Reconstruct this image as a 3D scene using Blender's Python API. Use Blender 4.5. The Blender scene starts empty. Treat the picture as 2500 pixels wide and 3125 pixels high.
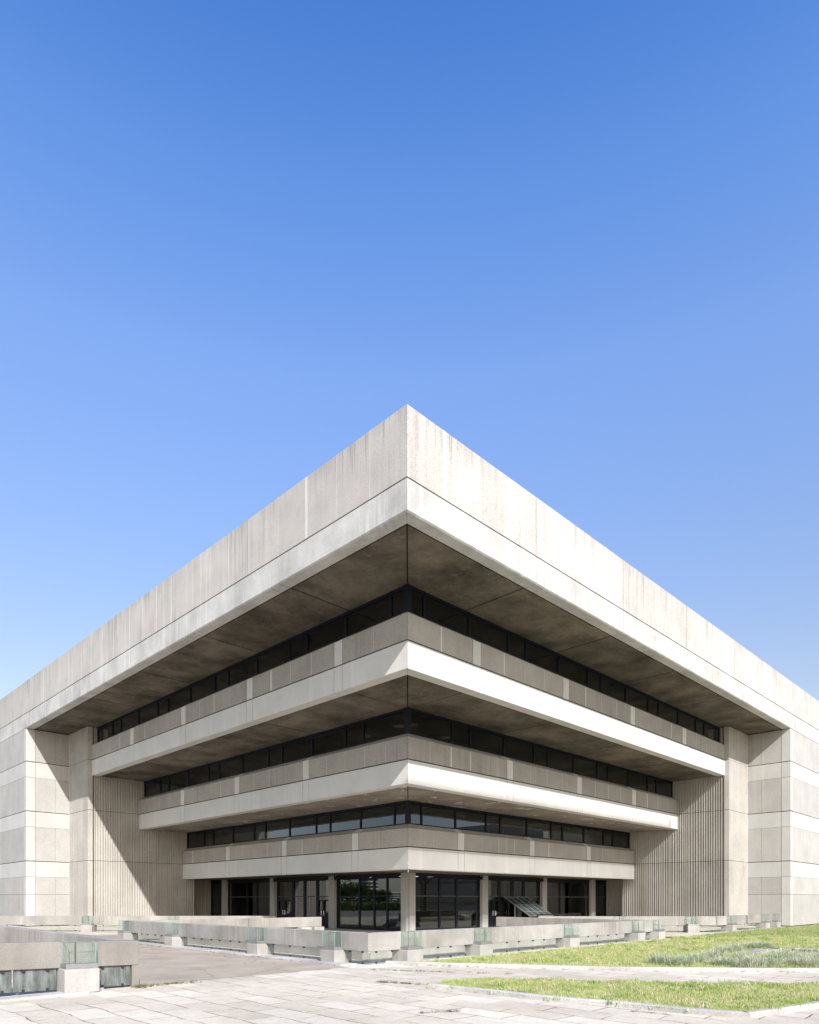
import bpy, bmesh, math, random
import numpy as np
from mathutils import Vector, Matrix, noise
random.seed(7)
rng = np.random.default_rng(11)
C = bpy.data.collections.new("place"); bpy.context.scene.collection.children.link(C)
S2 = math.sqrt(2.0)

# ------------------------------------------------------------------ helpers
class MB:
    """collects boxes, prisms and tubes, then links them as one mesh object"""
    def __init__(self, f=None):
        self.v = []; self.fc = []; self.mi = []; self.f = f
    def vert(self, p):
        if self.f: p = self.f(p)
        self.v.append(tuple(p)); return len(self.v) - 1
    def face(self, idx, m=0):
        self.fc.append(tuple(idx)); self.mi.append(m)
    def box(self, x0, x1, y0, y1, z0, z1, m=0):
        i = [self.vert(p) for p in ((x0,y0,z0),(x1,y0,z0),(x1,y1,z0),(x0,y1,z0),(x0,y0,z1),(x1,y0,z1),(x1,y1,z1),(x0,y1,z1))]
        for q in ((0,3,2,1),(4,5,6,7),(0,1,5,4),(1,2,6,5),(2,3,7,6),(3,0,4,7)):
            self.face([i[k] for k in q], m)
        return self
    def prism(self, prof, a0, a1, fn0=None, fn1=None, m=0):
        """profile [(d,z)] extruded along a (first axis); fn0/fn1 give a at an end as a function of d (mitres)"""
        n = len(prof)
        A = [self.vert(((fn0(d) if fn0 else a0), d, z)) for d, z in prof]
        B = [self.vert(((fn1(d) if fn1 else a1), d, z)) for d, z in prof]
        self.face(A[::-1], m); self.face(B, m)
        for k in range(n):
            j = (k + 1) % n
            self.face((A[k], A[j], B[j], B[k]), m)
        return self
    def poly(self, pts, z0, z1, m=0):
        n = len(pts)
        A = [self.vert((x, y, z0)) for x, y in pts]; B = [self.vert((x, y, z1)) for x, y in pts]
        self.face(A[::-1], m); self.face(B, m)
        for k in range(n):
            j = (k + 1) % n
            self.face((A[k], A[j], B[j], B[k]), m)
        return self
    def tube(self, p, q, r0, r1=None, n=8, m=0):
        r1 = r0 if r1 is None else r1
        p = Vector(p); q = Vector(q); d = (q - p).normalized()
        u = d.orthogonal().normalized(); w = d.cross(u)
        A = []; B = []
        for k in range(n):
            a = 2 * math.pi * k / n; o = u * math.cos(a) + w * math.sin(a)
            A.append(self.vert(p + o * r0)); B.append(self.vert(q + o * r1))
        for k in range(n):
            j = (k + 1) % n; self.face((A[k], A[j], B[j], B[k]), m)
        self.face(A[::-1], m); self.face(B, m)
        return self
    def build(self, name, mats, parent=None, bevel=0, smooth=False):
        mats = mats if isinstance(mats, (list, tuple)) else [mats]
        me = bpy.data.meshes.new(name)
        off = Vector((0, 0, 0))
        if parent is not None:
            r = parent
            while r.parent: r = r.parent
            off = r.location
        me.from_pydata([(x - off[0], y - off[1], z - off[2]) for x, y, z in self.v], [], self.fc)
        for mt in mats: me.materials.append(mt)
        me.polygons.foreach_set('material_index', self.mi)
        bm = bmesh.new(); bm.from_mesh(me)
        bmesh.ops.recalc_face_normals(bm, faces=bm.faces[:])
        bm.to_mesh(me); bm.free()
        if smooth: me.polygons.foreach_set('use_smooth', [True] * len(me.polygons))
        o = bpy.data.objects.new(name, me); C.objects.link(o)
        if parent is not None: o.parent = parent
        if bevel:
            b = o.modifiers.new('bevel', 'BEVEL'); b.width = bevel; b.segments = 2; b.limit_method = 'ANGLE'
        return o

def rawmesh(name, verts, faces, mat, parent=None, smooth=False, off=(0,0,0)):
    me = bpy.data.meshes.new(name)
    V = np.asarray(verts, dtype=np.float32).reshape(-1, 3) - np.asarray(off, dtype=np.float32)
    F = np.asarray(faces, dtype=np.int32); k = F.shape[1]
    me.vertices.add(len(V)); me.vertices.foreach_set('co', V.ravel())
    me.loops.add(F.size); me.loops.foreach_set('vertex_index', F.ravel())
    me.polygons.add(len(F)); me.polygons.foreach_set('loop_start', np.arange(len(F), dtype=np.int32) * k)
    me.update(calc_edges=True); me.validate()
    me.materials.append(mat)
    if smooth: me.polygons.foreach_set('use_smooth', [True] * len(me.polygons))
    o = bpy.data.objects.new(name, me); C.objects.link(o)
    if parent is not None: o.parent = parent
    return o

def tag(o, label=None, cat=None, group=None, kind=None):
    if label: o['label'] = label
    if cat: o['category'] = cat
    if group: o['group'] = group
    if kind: o['kind'] = kind
    return o
def thing(name, label, cat, loc=(0,0,0), group=None):
    o = bpy.data.objects.new(name, None); C.objects.link(o); o.location = loc; o.empty_display_size = .3
    return tag(o, label, cat, group)
def rf(r, f, z=0.0):
    """right / forward metres as seen from the plaza's viewing spot -> building axes"""
    return ((r + f) / S2, (f - r) / S2, z)

# ------------------------------------------------------------------ materials
class NT:
    def __init__(self, name):
        self.m = bpy.data.materials.new(name); self.m.use_nodes = True
        self.t = self.m.node_tree; self.t.nodes.clear()
        self.out = self.t.nodes.new('ShaderNodeOutputMaterial')
    def n(self, typ, **kw):
        nd = self.t.nodes.new('ShaderNode' + typ)
        for k, v in kw.items():
            if k in nd.inputs: nd.inputs[k].default_value = v
            else: setattr(nd, k, v)
        return nd
    def l(self, a, b): self.t.links.new(a, b)
    def coord(self, scale=(1,1,1), rot=(0,0,0), loc=(0,0,0)):
        tc = self.n('TexCoord'); mp = self.n('Mapping')
        mp.inputs['Scale'].default_value = scale; mp.inputs['Rotation'].default_value = rot; mp.inputs['Location'].default_value = loc
        self.l(tc.outputs['Object'], mp.inputs['Vector']); return mp.outputs['Vector']
    def noise(self, vec, scale, detail=4, rough=.6, dist=0):
        nd = self.n('TexNoise'); nd.inputs['Scale'].default_value = scale; nd.inputs['Detail'].default_value = detail
        nd.inputs['Roughness'].default_value = rough; nd.inputs['Distortion'].default_value = dist
        self.l(vec, nd.inputs['Vector']); return nd.outputs['Fac']
    def ramp(self, fac, stops):
        r = self.n('ValToRGB'); el = r.color_ramp.elements
        while len(el) < len(stops): el.new(.5)
        for e, (p, c) in zip(el, stops):
            e.position = p; e.color = (c, c, c, 1) if not isinstance(c, tuple) else (*c, 1)
        self.l(fac, r.inputs['Fac']); return r.outputs['Color']
    def mix(self, a, b, fac, mode='MIX'):
        m = self.n('MixRGB', blend_type=mode)
        for i, s in ((1, a), (2, b)):
            if isinstance(s, tuple): m.inputs[i].default_value = (*s, 1)
            else: self.l(s, m.inputs[i])
        if isinstance(fac, (int, float)): m.inputs[0].default_value = fac
        else: self.l(fac, m.inputs[0])
        return m.outputs[0]
    def math(self, op, a, b=None, clamp=False):
        m = self.n('Math', operation=op, use_clamp=clamp)
        for i, s in ((0, a), (1, b)):
            if s is None: continue
            if isinstance(s, (int, float)): m.inputs[i].default_value = s
            else: self.l(s, m.inputs[i])
        return m.outputs[0]
    def bump(self, h, strength, dist=.02):
        b = self.n('Bump'); b.inputs['Strength'].default_value = strength; b.inputs['Distance'].default_value = dist
        self.l(h, b.inputs['Height']); return b.outputs['Normal']
    def bsdf(self, col, rough=.85, normal=None, spec=.25, metal=0):
        p = self.n('BsdfPrincipled')
        if isinstance(col, tuple): p.inputs['Base Color'].default_value = (*col, 1)
        else: self.l(col, p.inputs['Base Color'])
        if isinstance(rough, (int, float)): p.inputs['Roughness'].default_value = rough
        else: self.l(rough, p.inputs['Roughness'])
        p.inputs['Specular IOR Level'].default_value = spec; p.inputs['Metallic'].default_value = metal
        if normal is not None: self.l(normal, p.inputs['Normal'])
        self.l(p.outputs[0], self.out.inputs['Surface']); return p

def concrete(name, base, grain=.10, gscale=45, streak=.25, blotch=.12, tint=.05, stain=(.30,.28,.25), stainpos=(.56,.78), bump=.25, coping=None):
    t = NT(name)
    v = t.coord()
    col = base
    big = t.noise(v, .55, 5, .6)
    col = t.mix(t.mix(base, tuple(c*(1-blotch*1.6) for c in base), t.ramp(big, [(.35, 0.), (.7, 1.)])), base, 0.0)
    # run-off streaks: noise squeezed so that it stretches down the wall
    sv = t.coord(scale=(3.2, 3.2, .10))
    s1 = t.noise(sv, 1.6, 6, .7)
    sv2 = t.coord(scale=(.35, .35, .22), loc=(3, 7, 1))
    s2 = t.noise(sv2, 1.0, 3, .6)
    sm = t.math('MULTIPLY', t.ramp(s1, [(stainpos[0]-.08, 0.), (stainpos[1], 1.)]), t.ramp(s2, [(.42, 0.), (.66, 1.)]))
    if coping:
        # dirt washed down from the coping in separate runs of uneven length
        sp = t.n('SeparateXYZ'); tcx = t.n('TexCoord'); t.l(tcx.outputs['Object'], sp.inputs[0])
        lv_ = t.noise(t.coord(scale=(2.2, 2.2, 0.02), loc=(5, 2, 0)), 1.5, 5, .75)
        ln = t.math('MULTIPLY', t.ramp(lv_, [(.42, 0.), (.74, 1.)]), 2.6)
        dz = t.math('SUBTRACT', coping, sp.outputs[2])
        run = t.math('DIVIDE', t.math('SUBTRACT', ln, dz), .9, True)
        fine = t.ramp(t.noise(t.coord(scale=(9, 9, .12)), 1.6, 4, .7), [(.36, .15), (.66, 1.)])
        big2 = t.ramp(t.noise(t.coord(scale=(.22, .22, .05), loc=(1, 8, 0)), 1.0, 2, .5), [(.40, .12), (.58, 1.)])
        col = t.mix(col, stain, t.math('MULTIPLY', t.math('MULTIPLY', run, fine), t.math('MULTIPLY', big2, .68)))
    col = t.mix(col, stain, t.math('MULTIPLY', sm, streak))
    # pale lime runs
    s3 = t.noise(t.coord(scale=(1.3, 1.3, .05), loc=(11, 5, 0)), 1.5, 5, .65)
    col = t.mix(col, tuple(min(.8, c*1.28) for c in base), t.math('MULTIPLY', t.ramp(s3, [(.58, 0.), (.72, 1.)]), .45))
    g = t.noise(v, gscale, 3, .7)
    col = t.mix(col, t.ramp(g, [(.3, 1-grain*2.2), (.7, 1+grain)]), 1.0, 'MULTIPLY')
    oi = t.n('ObjectInfo')
    rv = t.math('ADD', t.math('MULTIPLY', oi.outputs['Random'], 2*tint), 1-tint)
    cc = t.n('CombineColor'); 
    for i in range(3): t.l(rv, cc.inputs[i])
    col = t.mix(col, cc.outputs[0], 1.0, 'MULTIPLY')
    t.bsdf(col, .9, t.bump(g, bump, .012), .2)
    return t.m

M = {}
M['agg'] = concrete('aggregate_concrete', (.50,.475,.445), grain=.17, gscale=30, streak=.6, blotch=.10, tint=.06, stain=(.17,.165,.155), stainpos=(.52,.74), coping=18.5)
M['smooth'] = concrete('smooth_concrete', (.535,.522,.495), grain=.04, gscale=25, streak=.32, blotch=.07, tint=.03, stain=(.34,.33,.31), stainpos=(.62,.82), bump=.08)
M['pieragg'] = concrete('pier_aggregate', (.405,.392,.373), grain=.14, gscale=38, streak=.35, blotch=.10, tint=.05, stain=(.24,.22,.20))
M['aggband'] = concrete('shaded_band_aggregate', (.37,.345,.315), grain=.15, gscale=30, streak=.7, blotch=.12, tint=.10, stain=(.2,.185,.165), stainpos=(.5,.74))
M['lime'] = concrete('lime_streak', (.60,.585,.555), grain=.08, gscale=30, streak=.3, blotch=.1, tint=.03, bump=.05)
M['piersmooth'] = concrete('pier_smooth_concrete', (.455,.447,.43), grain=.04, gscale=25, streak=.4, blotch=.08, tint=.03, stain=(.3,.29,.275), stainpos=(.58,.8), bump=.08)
M['fascia'] = concrete('weathered_smooth_concrete', (.52,.51,.49), grain=.07, gscale=25, streak=.8, blotch=.2, tint=.04, stain=(.24,.235,.225), stainpos=(.50,.74), bump=.1)
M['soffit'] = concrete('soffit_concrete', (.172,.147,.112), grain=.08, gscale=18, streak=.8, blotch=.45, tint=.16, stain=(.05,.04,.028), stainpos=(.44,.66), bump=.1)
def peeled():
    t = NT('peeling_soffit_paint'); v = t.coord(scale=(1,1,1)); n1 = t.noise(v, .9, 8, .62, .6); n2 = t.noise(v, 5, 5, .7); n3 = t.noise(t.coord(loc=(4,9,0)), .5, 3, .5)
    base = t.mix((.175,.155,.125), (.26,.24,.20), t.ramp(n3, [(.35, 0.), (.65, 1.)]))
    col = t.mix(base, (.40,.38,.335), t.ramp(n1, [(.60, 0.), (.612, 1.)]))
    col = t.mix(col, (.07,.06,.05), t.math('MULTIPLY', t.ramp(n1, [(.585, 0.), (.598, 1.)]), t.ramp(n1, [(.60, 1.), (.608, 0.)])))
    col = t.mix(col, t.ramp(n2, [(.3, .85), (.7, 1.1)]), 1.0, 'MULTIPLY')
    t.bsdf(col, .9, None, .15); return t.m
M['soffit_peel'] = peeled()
M['rib'] = concrete('ribbed_concrete', (.45,.428,.395), grain=.16, gscale=30, streak=.6, blotch=.12, tint=.04, stain=(.24,.21,.18), bump=.5)
M['parapet'] = concrete('parapet_concrete', (.385,.367,.34), grain=.12, gscale=40, streak=.9, blotch=.25, tint=.05, stain=(.17,.15,.125), stainpos=(.46,.70), bump=.4)
M['block'] = concrete('block_concrete', (.43,.415,.385), grain=.08, gscale=30, streak=.7, blotch=.25, tint=.06, stain=(.22,.19,.16), stainpos=(.48,.72), bump=.25)
M['column'] = concrete('column_concrete', (.33,.318,.30), grain=.05, gscale=30, streak=.35, blotch=.1, tint=.03, bump=.1)
M['parapet_old'] = concrete('weathered_parapet_concrete', (.265,.247,.223), grain=.08, gscale=34, streak=.75, blotch=.3, tint=.03, stain=(.14,.12,.10), stainpos=(.48,.70), bump=.5)
M['block_old'] = concrete('weathered_block_concrete', (.38,.365,.35), grain=.05, gscale=26, streak=.7, blotch=.25, tint=.03, stain=(.2,.165,.135), stainpos=(.48,.70), bump=.3)
M['kerb'] = concrete('kerb_concrete', (.52,.50,.475), grain=.14, gscale=35, streak=.0, blotch=.25, tint=.03, bump=.4)
M['joint'] = NT('joint_shadow_gap'); M['joint'].bsdf((.03,.027,.024), 1.0, None, 0); M['joint'] = M['joint'].m

def plain(name, col, rough=.5, metal=0, spec=.4, nz=.12, ns=8):
    t = NT(name); g = t.noise(t.coord(), ns, 4, .6)
    c = t.mix(col, t.ramp(g, [(.3, 1-nz), (.7, 1+nz)]), 1.0, 'MULTIPLY')
    t.bsdf(c, rough, None, spec, metal); return t.m
M['frame'] = plain('dark_frame_metal', (.008,.010,.016), .5, 0, .2)
M['frame_grey'] = plain('grey_frame_metal', (.06,.06,.066), .45, 0, .2)
M['black'] = plain('black_paint', (.012,.012,.013), .4)
M['steel'] = plain('brushed_steel', (.55,.55,.57), .35, .9)
M['tray'] = plain('zinc_tray', (.30,.295,.30), .45, .6)
M['white'] = plain('white_paint', (.78,.78,.77), .5, 0, .4, .05)
M['curtain'] = plain('curtain_cloth', (.44,.38,.29), .9, 0, .1)
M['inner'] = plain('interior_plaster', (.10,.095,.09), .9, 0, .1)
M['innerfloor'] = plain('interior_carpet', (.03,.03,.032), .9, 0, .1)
M['hoodmetal'] = plain('hood_metal', (.22,.22,.225), .4, .5)
M['clip'] = plain('clip_plastic', (.02,.02,.018), .5)

def glass(name, tint, refl=1.0, rough=0.0, ior=1.5, dirt=0.0, dirtcol=(.2,.22,.2)):
    t = NT(name)
    tr = t.n('BsdfTransparent'); tr.inputs[0].default_value = (*tint, 1)
    gl = t.n('BsdfGlossy'); gl.inputs['Roughness'].default_value = rough; gl.inputs[0].default_value = (.95,.97,1,1)
    fr = t.n('Fresnel'); ge = t.n('NewGeometry')
    t.l(t.math('ADD', t.math('MULTIPLY', ge.outputs['Backfacing'], 1/ior - ior), ior), fr.inputs[0])   # same reflection from both sides of a sheet
    fac = t.math('MULTIPLY', fr.outputs[0], refl, True)
    mx = t.n('MixShader'); t.l(fac, mx.inputs[0]); t.l(tr.outputs[0], mx.inputs[1]); t.l(gl.outputs[0], mx.inputs[2])
    sh = mx.outputs[0]
    if dirt > 0:
        df = t.n('BsdfDiffuse'); nz = t.noise(t.coord(scale=(6,6,1.2)), 1.4, 6, .7)
        col = t.ramp(nz, [(.3, dirtcol), (.62, tuple(c*.35 for c in dirtcol)), (.8, tuple(min(1,c*1.7) for c in dirtcol))])
        t.l(col, df.inputs[0])
        m2 = t.n('MixShader'); m2.inputs[0].default_value = dirt
        t.l(sh, m2.inputs[1]); t.l(df.outputs[0], m2.inputs[2]); sh = m2.outputs[0]
    t.l(sh, t.out.inputs['Surface']); return t.m
M['glass'] = glass('window_glass', (.40,.42,.43), 2.0)
M['glass_low'] = glass('parapet_glass', (.96,.975,.965), .55, dirt=.07, dirtcol=(.5,.52,.47))
M['glass_box'] = glass('lantern_glass', (.975,.992,.984), .6)
M['glass_edge'] = plain('glass_edge', (.16,.30,.26), .2, 0, .5)
M['glass_dirty'] = glass('weathered_glass', (.25,.30,.29), 1.2, .12, dirt=.8, dirtcol=(.25,.275,.262))
M['hoodglass'] = glass('hood_glass', (.35,.45,.43), 2.0, .03, dirt=.4, dirtcol=(.18,.23,.22))
def emit(name, col, s):
    t = NT(name); e = t.n('Emission'); e.inputs[0].default_value = (*col, 1); e.inputs[1].default_value = s
    t.l(e.outputs[0], t.out.inputs['Surface']); return t.m
M['lamp'] = emit('ceiling_lamp_light', (1,.97,.9), 1.6)

def paving():
    t = NT('paving_slabs')
    v0 = t.coord()
    w = t.n('TexNoise'); w.inputs['Scale'].default_value = .9; w.inputs['Detail'].default_value = 2; t.l(v0, w.inputs['Vector'])
    wv = t.n('VectorMath', operation='MULTIPLY_ADD')
    t.l(w.outputs['Color'], wv.inputs[0]); wv.inputs[1].default_value = (.22,.22,0); t.l(v0, wv.inputs[2])
    v = wv.outputs[0]
    br = t.n('TexBrick'); br.offset = .42; br.squash = 1.0
    ro = t.n('Mapping'); ro.inputs['Rotation'].default_value = (0, 0, math.pi/2); t.l(v, ro.inputs['Vector']); t.l(ro.outputs[0], br.inputs['Vector'])
    for k, x in (('Scale',1.0),('Mortar Size',.015),('Mortar Smooth',.25),('Bias',-.35),('Brick Width',1.2),('Row Height',.62)): br.inputs[k].default_value = x
    br.inputs['Color1'].default_value = (.575,.51,.42,1); br.inputs['Color2'].default_value = (.72,.665,.57,1); br.inputs['Mortar'].default_value = (.19,.125,.08,1)
    big = t.noise(v0, .35, 5, .6); g = t.noise(v0, 55, 3, .7); mid = t.noise(v0, 4, 6, .75)
    col = t.mix(br.outputs['Color'], t.ramp(big, [(.3, .80), (.7, 1.08)]), 1.0, 'MULTIPLY')
    col = t.mix(col, t.ramp(mid, [(.3, .84), (.7, 1.06)]), 1.0, 'MULTIPLY')
    col = t.mix(col, t.ramp(g, [(.3, .76), (.7, 1.12)]), 1.0, 'MULTIPLY')
    # joints lose their dark dirt in places
    jm = t.math('MULTIPLY', br.outputs['Fac'], t.ramp(t.noise(v0, .8, 4, .7), [(.39, 1.), (.54, 0.)]))
    col = t.mix(col, (.51,.455,.38), jm)
    h = t.math('SUBTRACT', t.math('MULTIPLY', g, .3), br.outputs['Fac'])
    t.bsdf(col, .92, t.bump(h, .35, .01), .2); return t.m
M['paving'] = paving()
def asphalt(name, base, pale):
    t = NT(name); v = t.coord()
    g = t.noise(v, 38, 3, .8); big = t.noise(v, .5, 5, .65); cr = t.n('TexVoronoi', feature='DISTANCE_TO_EDGE'); cr.inputs['Scale'].default_value = .45
    wv = t.n('VectorMath', operation='MULTIPLY_ADD'); w = t.n('TexNoise'); w.inputs['Scale'].default_value = 2.2; w.inputs['Detail'].default_value = 5; t.l(v, w.inputs['Vector'])
    t.l(w.outputs['Color'], wv.inputs[0]); wv.inputs[1].default_value = (.6,.6,0); t.l(v, wv.inputs[2]); t.l(wv.outputs[0], cr.inputs['Vector'])
    col = t.mix(base, pale, t.ramp(big, [(.35, 0.), (.65, 1.)]))
    col = t.mix(col, t.ramp(g, [(.28, .62), (.72, 1.25)]), 1.0, 'MULTIPLY')
    col = t.mix(col, (.15,.12,.09), t.math('MULTIPLY', t.ramp(cr.outputs['Distance'], [(.0, 1.), (.012, 0.)]), .6))
    t.bsdf(col, .95, t.bump(g, .4, .012), .15); return t.m
M['asphalt'] = asphalt('worn_asphalt', (.31,.265,.215), (.42,.362,.30))
M['gravel'] = asphalt('pale_strip', (.55,.53,.50), (.64,.62,.59))
M['far'] = asphalt('distant_ground', (.22,.21,.18), (.30,.29,.25))
def soil(name, a, b, s=1.2):
    t = NT(name); v = t.coord(); n1 = t.noise(v, s, 6, .7); n2 = t.noise(v, 30, 4, .7)
    c = t.mix(a, b, t.ramp(n1, [(.35, 0.), (.65, 1.)])); c = t.mix(c, t.ramp(n2, [(.3, .6), (.7, 1.3)]), 1.0, 'MULTIPLY')
    t.bsdf(c, .95, t.bump(n2, .8, .03), .1); return t.m
M['lawn'] = soil('lawn_soil', (.27,.29,.10), (.42,.38,.20))
def leafmat(name, cols, hue=.1, trans=.3):
    t = NT(name); v = t.coord(); n1 = t.noise(v, .7, 5, .7); n2 = t.noise(v, 14, 2, .6)
    k = len(cols)
    c = t.ramp(n1, [(.30 + .40*i/(k-1), cols[i]) for i in range(k)])
    c = t.mix(c, t.ramp(n2, [(.3, .65), (.7, 1.3)]), 1.0, 'MULTIPLY')
    d = t.n('BsdfDiffuse'); tl = t.n('BsdfTranslucent'); t.l(c, d.inputs[0]); t.l(c, tl.inputs[0])
    mx = t.n('MixShader'); mx.inputs[0].default_value = trans; t.l(d.outputs[0], mx.inputs[1]); t.l(tl.outputs[0], mx.inputs[2])
    t.l(mx.outputs[0], t.out.inputs['Surface']); return t.m
M['grass'] = leafmat('grass_blades', [(.25,.34,.09),(.37,.44,.14),(.52,.51,.27),(.36,.44,.14),(.50,.50,.25)])
M['tuft'] = leafmat('weed_tufts', [(.16,.28,.06),(.24,.36,.09),(.30,.40,.12)])
M['straw'] = leafmat('dry_straw', [(.50,.44,.26),(.60,.54,.36),(.46,.40,.25)])
M['weed'] = leafmat('weed_leaves', [(.10,.12,.05),(.17,.18,.08),(.22,.20,.11)])
M['grassfar'] = leafmat('far_grass_blades', [(.17,.28,.09),(.24,.34,.11),(.30,.35,.14)])
M['fescue'] = leafmat('grey_fescue', [(.40,.48,.30),(.53,.57,.41),(.64,.61,.47)], trans=.4)
M['leaf'] = leafmat('tree_leaves', [(.035,.065,.02),(.06,.095,.03),(.05,.08,.028)])
M['leafdark'] = leafmat('dark_tree_leaves', [(.012,.025,.012),(.02,.035,.015)], trans=.1)
M['bark'] = plain('bark', (.10,.08,.06), .95, 0, .1, .4, 5)
M['stone'] = concrete('edging_stone', (.45,.43,.40), grain=.2, gscale=14, streak=0, blotch=.3, bump=.8)
M['tower'] = plain('tower_render', (.55,.54,.52), .8)
M['towerdark'] = plain('tower_window_band', (.06,.07,.085), .3)

# ------------------------------------------------------------------ the building
BX, BY = -.06, .06                           # the whole building sits a hand's width off the diagonal
B = thing('library_building', 'large grey concrete building with stepped overhanging storeys meeting in one sharp corner', 'building', (16.0, 16.1, 0))
def mapR(p): return (p[0] + BX, p[1] + BY, p[2])     # right front: a runs along X, d is depth along Y
def mapL(p): return (p[1] + BX, p[0] + BY, p[2])     # left front : a runs along Y, d is depth along X
SIDES = (('L', mapL), ('R', mapR))
FA, B1, B2, B3 = 16.05, 19.4, 23.0, 26.6
ARIB, APIER, APIL, FAR = 52.8, 56.7, 19.1, 104.0
MOD = 7.3; STR = .58
strips_all = [23.5, 30.8, 38.1, 45.4]
J0, J1, J2, J3 = 16.06, 12.46, 8.72, 4.95
BOT = {0: 14.92, 1: 11.29, 2: 7.54, 3: 3.70}
TOP = {0: 18.5, 1: 13.55, 2: 9.80, 3: 5.98}
JZ = {0: J0, 1: J1, 2: J2, 3: J3}
GAP = .02

def segs(a0, a1, strips):
    """bays and light joint strips between a0 and a1"""
    bays = []; st = []; cur = a0
    for s in strips:
        if s - cur > .8:
            bays.append((cur, s - .016)); st.append((s + .016, s + STR - .016)); cur = s + STR + .016
    if a1 - cur > .2: bays.append((cur, a1))
    return bays, st

def storey(k, D, aend, strips, sill):
    zb, zj, zt = BOT[k], JZ[k], TOP[k]
    for nm, mp in SIDES:
        a0 = D
        bays, st = segs(a0, aend, strips)
        first = True
        for (x0, x1) in bays + st:
            is_st = (x0, x1) in st
            mit = (lambda d, D=D: d + .006) if x0 == a0 else None
            # lower smooth band, deep: its underside is the pale strip of the soffit
            ch = .05 if k == 0 else .02
            prof = [(D + ch, zb), (D + .55, zb), (D + .55, zj - GAP - .01), (D + .02, zj - GAP - .01), (D, zj - GAP - .03), (D, zb + ch)]
            MB(mp).prism(prof, x0, x1, mit).build('joint_strip' if is_st else 'ledge_band', M['smooth' if k else 'fascia'], B)
            # upper panel of exposed aggregate, split by fine upright joints
            ins = .0 if not is_st else -.004
            n = max(1, round((x1 - x0) / 1.72))
            mb = MB(mp)
            for i in range(n):
                p0 = x0 + (x1 - x0) * i / n + (.006 if i else 0); p1 = x0 + (x1 - x0) * (i + 1) / n - (.006 if i < n - 1 else 0)
                D2 = D + .012 + ins
                if sill:
                    prof = [(D2, zj + GAP), (D2 + .2, zj + GAP), (D2 + .2, zt + .10), (D2, zt)]
                    pr2 = [(D2 + .2, zt - .3), (D + .42, zt - .3), (D + .42, zt + .27), (D2 + .2, zt + .10)]
                else:
                    prof = [(D2, zj + GAP), (D2 + .2, zj + GAP), (D2 + .2, zt), (D2 + .03, zt), (D2, zt - .03)]; pr2 = None
                m2 = mit if i == 0 else None
                mb.prism(prof, p0, p1, m2)
                if pr2: mb.prism(pr2, p0, p1, m2)
            if not is_st and n > 1:
                rj = random.Random(int(x0*100) + k*7 + (nm == 'R'))
                for i in range(1, n):
                    xj = x0 + (x1 - x0) * i / n; wj = rj.choice((.0, .004, .012, .02, .06)) * (1.6 if k == 0 else 1)
                    mb.box(xj - .006 - wj * rj.random(), xj + .006 + wj * rj.random(), D + .0095, D + .03, zj + GAP + .002, zt - .031, 1)
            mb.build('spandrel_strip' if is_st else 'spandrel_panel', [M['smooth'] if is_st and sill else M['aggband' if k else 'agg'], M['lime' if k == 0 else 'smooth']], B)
        # dark backing in the shadow gap
        MB(mp).prism([(D + .09, zj - .05), (D + .16, zj - .05), (D + .16, zj + .05), (D + .09, zj + .05)], D, aend, lambda d: d).build('joint_backing', M['joint'], B)

storey(0, FA, APIER + .5, strips_all + [52.7], False)
storey(1, B1, ARIB, strips_all, True)
storey(2, B2, ARIB, strips_all, True)
storey(3, B3, ARIB, strips_all, True)
G = {1: B1 + .42, 2: B2 + .40, 3: B3 + .42}
COLD = 30.19

# soffits (one panel per bay), ceilings and floors
def soffits(D, z, dback, aend, strips):
    for nm, mp in SIDES:
        cuts = [None] + [s for s in strips if s > D + 1.2] + [aend]
        prev = None
        d0 = D + .66
        for i in range(len(cuts) - 1):
            x0 = d0 if cuts[i] is None else cuts[i] + .05
            x1 = cuts[i + 1] - (.05 if cuts[i+1] != aend else 0)
            if cuts[i] is None:
                # corner panel: mitred on the diagonal
                q = MB(mp).prism([(d0, z + .03), (dback, z + .03), (dback, z + .22), (d0, z + .22)], x0, max(x1, d0 + .5), lambda d: d + .03, (lambda d, x1=x1: max(x1, d + .02)))
            else:
                if x0 < d0: continue
                q = MB(mp).prism([(d0, z + .03), (dback, z + .03), (dback, z + .22), (d0, z + .22)], x0, x1, (lambda d, x0=x0: max(x0, d + .02)), (lambda d, x1=x1: max(x1, d + .021)))
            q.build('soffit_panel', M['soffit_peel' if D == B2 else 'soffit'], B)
        MB(mp).prism([(D + .5, z + .23), (dback, z + .23), (dback, z + .27), (D + .5, z + .27)], D + .5, aend, lambda d: d).build('soffit_backing', M['joint'], B)
soffits(FA, BOT[0], B1 + .60, ARIB + 3.9, strips_all + [52.7])
soffits(B1, BOT[1], B2 + .60, ARIB, strips_all)
soffits(B2, BOT[2], B3 + .62, ARIB, strips_all)
soffits(B3, BOT[3], COLD + 1.0, ARIB + 2.4, strips_all)

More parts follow.
